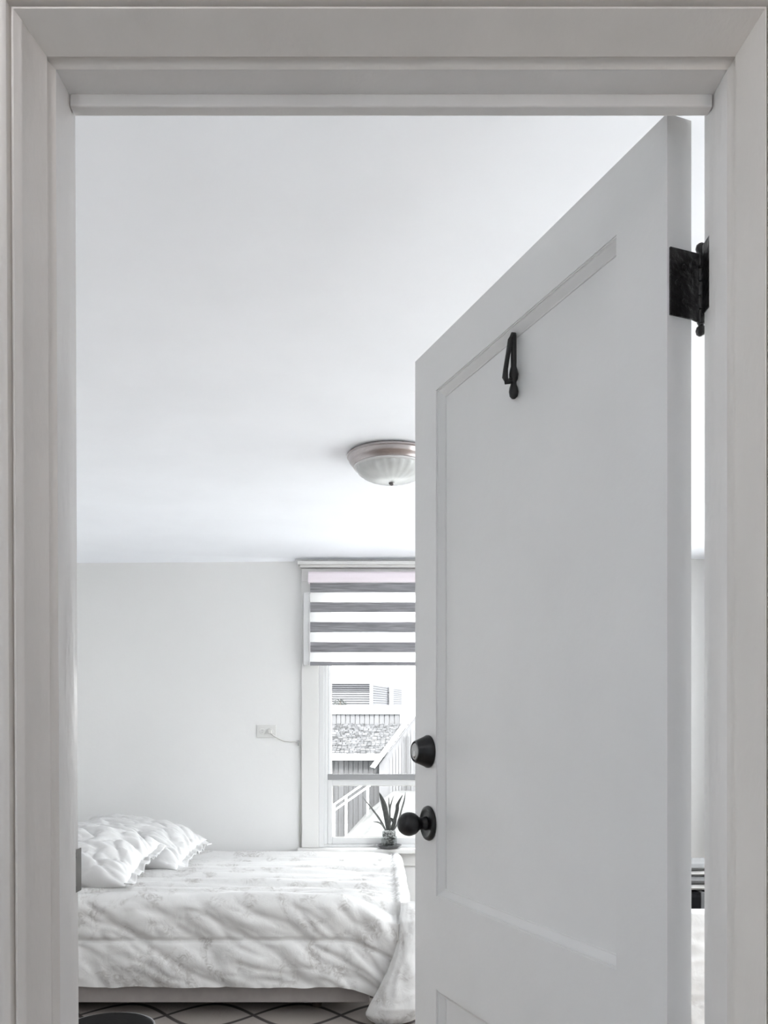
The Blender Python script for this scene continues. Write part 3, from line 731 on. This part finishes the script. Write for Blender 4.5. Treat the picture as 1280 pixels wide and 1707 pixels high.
def leaf(pts, wmax, dep, m):
    Pp = [Vector((bx(a, YP) - PO.x, dep * (i / (len(pts) - 1)), bz(b, YP) - PO.z)) for i, (a, b) in enumerate(pts)]
    # resample by Catmull-Rom
    out = []; n = len(Pp)
    for i in range(n - 1):
        p0, p1, p2, p3 = Pp[max(i - 1, 0)], Pp[i], Pp[i + 1], Pp[min(i + 2, n - 1)]
        for k in range(5):
            t = k / 5; out.append(.5 * ((2 * p1) + (-p0 + p2) * t + (2 * p0 - 5 * p1 + 4 * p2 - p3) * t * t + (-p0 + 3 * p1 - 3 * p2 + p3) * t ** 3))
    out.append(Pp[-1]); mb = MB(); vs = []; N = len(out)
    for i, p in enumerate(out):
        t = i / (N - 1); tv = (out[min(i + 1, N - 1)] - out[max(i - 1, 0)]).normalized()
        sd_ = tv.cross(Vector((0, 1, 0))).normalized()
        ww = wmax * (.45 + .55 * math.sin(math.pi * min(1, t * .95 + .12)) if t < .6 else (.99 * (1 - ((t - .6) / .4) ** 1.8) + .01))
        for k, c in ((-1, 0), (0, .25), (1, 0)): vs.append(p + sd_ * (k * ww / 2) + Vector((0, c * ww, 0)))
    fs = [(i * 3 + k, i * 3 + k + 1, i * 3 + k + 4, i * 3 + k + 3) for i in range(N - 1) for k in range(2)]
    return mb.add(vs, fs).build('leaf', m, pl, smooth=True, solid=.0018)
leaf([(647, 1384), (645, 1366), (640, 1342), (632, 1321)], .034, .01, M['leaf'])
leaf([(643, 1384), (634, 1367), (622, 1350), (604, 1327)], .012, -.05, M['leafpale'])
leaf([(642, 1384), (637, 1375), (631, 1370), (622, 1368)], .009, -.06, M['leafpale'])
leaf([(652, 1384), (658, 1366), (662, 1350), (663, 1341), (671.5, 1325)], .022, .02, M['leaf'])
leaf([(650, 1384), (650, 1362), (648.5, 1342), (648, 1328)], .009, .03, M['leafpale'])
leaf([(651, 1378), (650, 1355), (652, 1340), (657, 1326)], .008, .04, M['leafpale'])
leaf([(656, 1384), (663, 1372), (669, 1350), (673.5, 1334), (675.5, 1319)], .010, -.03, M['leafpale'])
leaf([(655, 1384), (658, 1374), (660.5, 1362)], .012, -.04, M['leaf'])
leaf([(650, 1385), (649, 1374), (652, 1365), (655.5, 1372), (655, 1385)], .016, .01, M['leaf'])

# ---------------------------------------------------------------- things seen through the gap by the hinge
qr = empty('quilt_rack', (1.40, 3.36, 0), label='low wooden rack under the draped white blanket beyond the hinge gap', cat='rack')
MB().tube([(-.30, 0, .60), (.42, 0, .60)], .014, 12).build('rail', M['rackwood'], qr, smooth=True)
for x in (-.29, .41):
    MB().box(x - .015, x + .015, -.02, .02, .03, .61).build('post', M['rackwood'], qr, bevel=.003)
    MB().box(x - .018, x + .018, -.14, .14, .001, .03).build('foot', M['rackwood'], qr, bevel=.004)
def drape(u, v):
    x = 1.13 + .64 * u; t = v
    s = -1 + 2 * t; drop = abs(s)
    z = .617 - max(0, drop - .05) * (.50 if s < 0 else .42)
    y = 3.36 + (.022 if s > 0 else -.022) * min(1, drop / .05) + (.012 * nz(x * 9, drop * 2.5, 2) + .007 * ridge(x * 7 + drop * 4, drop * 9, 4)) * min(1, drop * 4) * (1 if s > 0 else -1) - (.01 if s < 0 else -.01) * drop
    return (x, y, z)
bk = MB().grid(drape, 70, 110).build('blanket', M['quilt'], smooth=True, solid=.006, recalc=False)
tag(bk, 'crumpled white blanket hanging over the low rack in the gap', 'blanket')
su = empty('suitcase', (1.58, 4.22, 0), label='black suitcase with a grey strap standing behind the draped blanket', cat='suitcase')
MB().box(-.36, .36, -.16, .16, .012, .555).build('body', M['suitcase'], su, bevel=.025, segs=3)
for x in (-.062, .25): MB().box(x - .012, x + .010, -.163, .163, .012, .560).build('strap', M['strap'], su, bevel=.004)
for x in (-.28, .28): MB().lathe([(.0005, -.02), (.018, -.02), (.018, .02), (.0005, .02)], 12, 'X', (x, 0, .018)).build('wheel', M['black'], su)
def folded(name, x0, x1, y0, y1, z, t, m, label, seed):
    def f(sg):
        def fn(u, v):
            a, b = u * 2 - 1, v * 2 - 1; h = (max(0, 1 - a ** 8) ** .3) * (max(0, 1 - b ** 8) ** .3)
            x = x0 + (x1 - x0) * u; y = y0 + (y1 - y0) * v
            return (x, y, z + t / 2 + sg * t / 2 * h + (.006 * nz(x * 7, y * 7, seed) * h if sg > 0 else 0))
        return fn
    mb = MB(); mb.grid(f(1), 24, 16); mb.grid(f(-1), 24, 16)
    return tag(mb.build(name, m, smooth=True, recalc=False), label, 'linen', 'folded linens on the suitcase')
folded('folded_linen', 1.24, 1.92, 4.07, 4.37, .563, .028, M['linen2'], 'cream folded linen lying on the black suitcase, bottom of stack', 1)
folded('folded_linen', 1.26, 1.90, 4.08, 4.36, .593, .034, M['linen'], 'grey green folded linen in the middle of the stack on suitcase', 2)
folded('folded_linen', 1.28, 1.88, 4.09, 4.36, .629, .022, M['linen2'], 'cream folded linen under the topmost grey one on suitcase', 3)
folded('folded_linen', 1.30, 1.86, 4.10, 4.35, .653, .030, M['linen'], 'grey folded linen on top of the stack on suitcase', 4)

# ---------------------------------------------------------------- outdoors
gr = MB().box(-60, 60, YB + .16, 90, -.12, -.02); gr.box(RR + .16, 60, -40, YB + .16, -.12, -.02); gr.box(-60, RL - .16, YF - .12, YB + .16, -.12, -.02); gr.box(-60, HL - .11, -40, YF - .12, -.12, -.02)
struct('ground', gr, M['ground'], 'pale concrete yard outside the window', 'ground')
# garage: shingled low roof, white fascia, boarded walls, gable
YA, YR = 11.0, 13.6
ga = empty('garage', (0, YA, 0), label='low grey boarded garage with shingled roof and white trim outside the window', cat='garage')
def gb(name, x0, x1, y0, y1, z0, z1, m, parent=ga, bevel=0): return MB().box(x0, x1, y0 - YA, y1 - YA, z0, z1).build(name, m, parent, bevel=bevel)
xl, xr = -1.3, .75
ze, zr_ = bz(1257, YA), bz(1207, YR)
# shingle roof slab + shingles
slope = (zr_ - ze) / (YR - YA)
sl = MB().hexa([(xl, -.12, ze - .12 * slope - .05), (xr, -.12, ze - .12 * slope - .05), (xr, YR - YA, zr_ - .05), (xl, YR - YA, zr_ - .05)],
               [(xl, -.12, ze - .12 * slope - .01), (xr, -.12, ze - .12 * slope - .01), (xr, YR - YA, zr_ - .01), (xl, YR - YA, zr_ - .01)])
sl.build('roof_deck', M['shingle'], ga)
sh = MB(); nr = 17
for r in range(nr):
    y0 = -.12 + (YR - YA + .12) * r / nr; y1 = -.12 + (YR - YA + .12) * (r + 1.25) / nr
    x = xl + random.random() * .1
    while x < xr:
        wd = random.uniform(.045, .085); t = random.uniform(.006, .03)
        za, zb = ze + y0 * slope, ze + min(y1, YR - YA) * slope
        dy = random.uniform(-.05, .05)
        sh.hexa([(x, y0 + dy, za - .01), (min(xr, x + wd - .008), y0 + dy, za - .01), (min(xr, x + wd - .008), min(y1, YR - YA), zb - .01), (x, min(y1, YR - YA), zb - .01)],
                [(x, y0 + dy, za + t + .012), (min(xr, x + wd - .008), y0 + dy, za + t + .012), (min(xr, x + wd - .008), min(y1, YR - YA), zb + .002), (x, min(y1, YR - YA), zb + .002)])
        x += wd
so = sh.build('shingles', M['shingle'], ga); so['kind'] = 'stuff'
gb('fascia', xl, bx(636, YA - .15), YA - .17, YA - .13, bz(1267, YA - .15), bz(1257, YA - .15), M['housewhite'])
# front wall: boards under the eave
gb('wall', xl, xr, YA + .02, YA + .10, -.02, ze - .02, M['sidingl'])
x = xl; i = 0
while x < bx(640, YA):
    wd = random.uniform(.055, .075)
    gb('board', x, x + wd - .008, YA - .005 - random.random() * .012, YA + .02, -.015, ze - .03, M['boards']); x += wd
# wall above the roof: boards
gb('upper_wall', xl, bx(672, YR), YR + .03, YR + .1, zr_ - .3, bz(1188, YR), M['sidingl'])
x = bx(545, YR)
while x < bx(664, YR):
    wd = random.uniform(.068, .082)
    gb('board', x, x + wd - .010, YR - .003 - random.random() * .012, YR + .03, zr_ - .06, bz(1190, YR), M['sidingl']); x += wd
gb('parapet', xl, bx(700, YR), YR - .05, YR + .12, bz(1190, YR - .05), bz(1176, YR - .05), M['housewhite'])
gb('corner_post', bx(667, YR - .1), bx(671.5, YR - .1), YR - .12, YR - .02, zr_ - .1, bz(1190, YR), M['housewhite'])
# gable in front, right
YGB = 10.75
def gp(px, py): return (bx(px, YGB), YGB - YA, bz(py, YGB))
gw = [(632, 1275), (680, 1211), (735, 1138), (838, 1275), (838, 1400), (632, 1400)]
MB().hexa([gp(a, b) for a, b in gw], [(x, y + .2, z) for x, y, z in [gp(a, b) for a, b in gw]]).build('gable_wall', M['sidingl'], ga)
rk = [(625, 1280), (735, 1132), (735, 1121), (617, 1278)]
MB().hexa([(x, y - .06, z) for x, y, z in [gp(a, b) for a, b in rk]], [(x, y + .02, z) for x, y, z in [gp(a, b) for a, b in rk]]).build('rake_board', M['housewhite'], ga)
for a in range(650, 690, 5):
    top = 1275 - (a - 632) * (1275 - 1138) / (735 - 632) + 12
    p = gp(a, top); MB().box(p[0], p[0] + .028, p[1] - .02, p[1], 0, p[2]).build('board', M['sidingl'], ga)
for a, b in ((673, 675), (678, 681)):
    MB().box(bx(a, YGB), bx(b, YGB), YGB - .045 - YA, YGB - .02 - YA, 0.02, bz(1228, YGB)).build('post', M['boards'], ga)
# house A behind
YH = 17.0
ha = empty('grey_house', (bx(618, YH), YH, 0), label='grey clapboard house beyond the garage roof', cat='house')
X0 = bx(618, YH); xL = -2.6
def hb(name, x0, x1, y0, y1, z0, z1, m): return MB().box(x0 - X0, x1 - X0, y0 - YH, y1 - YH, z0, z1).build(name, m, ha)
hb('wall', xL, X0, YH, YH + .1, 0, bz(1137, YH), M['sidingl'])
for k in range(7):
    za = bz(1176 - k * 3.8, YH); 
    MB().hexa([(xL - X0, -.05, za), (0, -.05, za), (0, 0, za), (xL - X0, 0, za)], [(xL - X0, -.012, za + .042), (0, -.012, za + .042), (0, 0, za + .042), (xL - X0, 0, za + .042)]).build('clapboard', M['sidingl'], ha)
for k in range(4):
    za = bz(1150.5 - k * 3.3, YH)
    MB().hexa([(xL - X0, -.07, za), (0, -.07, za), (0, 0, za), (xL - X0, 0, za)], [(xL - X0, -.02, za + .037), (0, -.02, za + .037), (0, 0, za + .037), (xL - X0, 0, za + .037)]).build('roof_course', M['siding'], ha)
hb('corner_board', X0 - .02, X0 + .035, YH - .09, YH, 0, bz(1136, YH), M['housewhite'])
# receding side wall
YS = 19.0; XS = bx(670, YS)
zA, zB = bz(1139, YH), bz(1148, YS)
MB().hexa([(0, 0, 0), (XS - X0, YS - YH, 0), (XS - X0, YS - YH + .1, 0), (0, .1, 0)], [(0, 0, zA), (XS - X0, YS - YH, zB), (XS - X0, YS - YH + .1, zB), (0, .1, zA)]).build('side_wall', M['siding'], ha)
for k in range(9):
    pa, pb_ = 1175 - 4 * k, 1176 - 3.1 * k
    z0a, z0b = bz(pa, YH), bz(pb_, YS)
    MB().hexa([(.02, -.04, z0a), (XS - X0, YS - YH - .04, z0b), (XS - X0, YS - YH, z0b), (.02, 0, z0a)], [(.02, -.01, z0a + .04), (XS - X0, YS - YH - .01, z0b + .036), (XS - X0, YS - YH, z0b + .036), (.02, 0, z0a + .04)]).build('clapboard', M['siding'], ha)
xp = bx(649, 18.2); MB().box(xp - X0, xp + .075 - X0, .95, 1.05, 0, bz(1145, 18.2)).build('corner_board', M['housewhite'], ha)
# tall white house
YT = 22.0
th = empty('white_house', (bx(663, YT), YT, 0), label='tall white house at the right of the window view', cat='house')
MB().box(0, 4.5, 0, 4, 0, bz(1060, YT)).build('wall', M['housewhite'], th)
for k in range(10):
    za = bz(1172 - k * 7, YT); MB().hexa([(0, -.03, za), (4.5, -.03, za), (4.5, 0, za), (0, 0, za)], [(0, -.008, za + .1), (4.5, -.008, za + .1), (4.5, 0, za + .1), (0, 0, za + .1)]).build('clapboard', M['housewhite'], th)
MB().hexa([(-.3, -.3, bz(1060, YT)), (4.8, -.3, bz(1060, YT)), (4.8, 4.3, bz(1060, YT)), (-.3, 4.3, bz(1060, YT))], [(2.2, -.3, bz(940, YT)), (2.3, -.3, bz(940, YT)), (2.3, 4.3, bz(940, YT)), (2.2, 4.3, bz(940, YT))]).build('roof', M['shingle'], th)
# stair rail
YSR = 10.2
sr = empty('stair_rail', (bx(575, YSR), YSR, -.02), label='white sloping stair rail in front of the garage boards', cat='railing')
SO = sr.location
def srp(px, py, dy=0): return (bx(px, YSR) - SO.x, dy, bz(py, YSR) - SO.z)
for (a, b) in (((545, 1351), (618, 1300)), ((545, 1361), (618, 1310))):
    p, q_ = Vector(srp(*a)), Vector(srp(*b)); n = Vector((0, 0, .024))
    MB().hexa([p + Vector((0, -.025, 0)), q_ + Vector((0, -.025, 0)), q_ + Vector((0, .025, 0)), p + Vector((0, .025, 0))], [p + n + Vector((0, -.025, 0)), q_ + n + Vector((0, -.025, 0)), q_ + n + Vector((0, .025, 0)), p + n + Vector((0, .025, 0))]).build('handrail', M['housewhite'], sr)
for a, top in ((557, 1345), (577, 1331), (613, 1305)):
    x, _, z = srp(a, top); MB().box(x - .013, x + .013, -.02, .02, 0.001, z + .03).build('post', M['housewhite'], sr)
# pale mound
def mound(u, v):
    x = -.55 + 3.2 * u; y = 9.0 + 1.6 * v
    h = .62 * max(0, min(1, (x + .46) / .62)) ** .9 * math.sin(math.pi * min(1, v * 1.1 + .12) * .5) + .03 * nz(x * 5, y * 5)
    if u in (0, 1) or v in (0, 1): h = -.05
    return (x, y, -.02 + max(-.03, h))
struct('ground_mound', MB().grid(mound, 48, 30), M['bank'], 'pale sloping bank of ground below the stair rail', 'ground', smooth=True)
# bush on the parapet line
bs = MB(); bo = (bx(567, YR + .03), YR + .03, bz(1176, YR - .05) + .001)
for i in range(110):
    a = random.random() * 6.283; rr = .11 * math.sqrt(random.random()); h = .115 * random.random() * (1 - (rr / .13) ** 2)
    c = Vector((rr * math.cos(a), rr * math.sin(a) * .6, .004 + h)); d1 = Vector((random.uniform(-1, 1), random.uniform(-1, 1), random.uniform(-.5, 1))).normalized() * .017
    d2 = d1.cross(Vector((random.random(), random.random(), random.random()))).normalized() * .010
    bs.add([c - d1, c + d2, c + d1, c - d2], [(0, 1, 2, 3)])
bsh = empty('bush', bo, label='small dark bush seen above the garage parapet', cat='bush')
lv = bs.build('leaves', M['bush'], bsh, recalc=False); lv['kind'] = 'stuff'
MB().tube([(0, 0, 0), (0, 0, .06)], .012, 6).build('stem', M['legwood'], bsh)
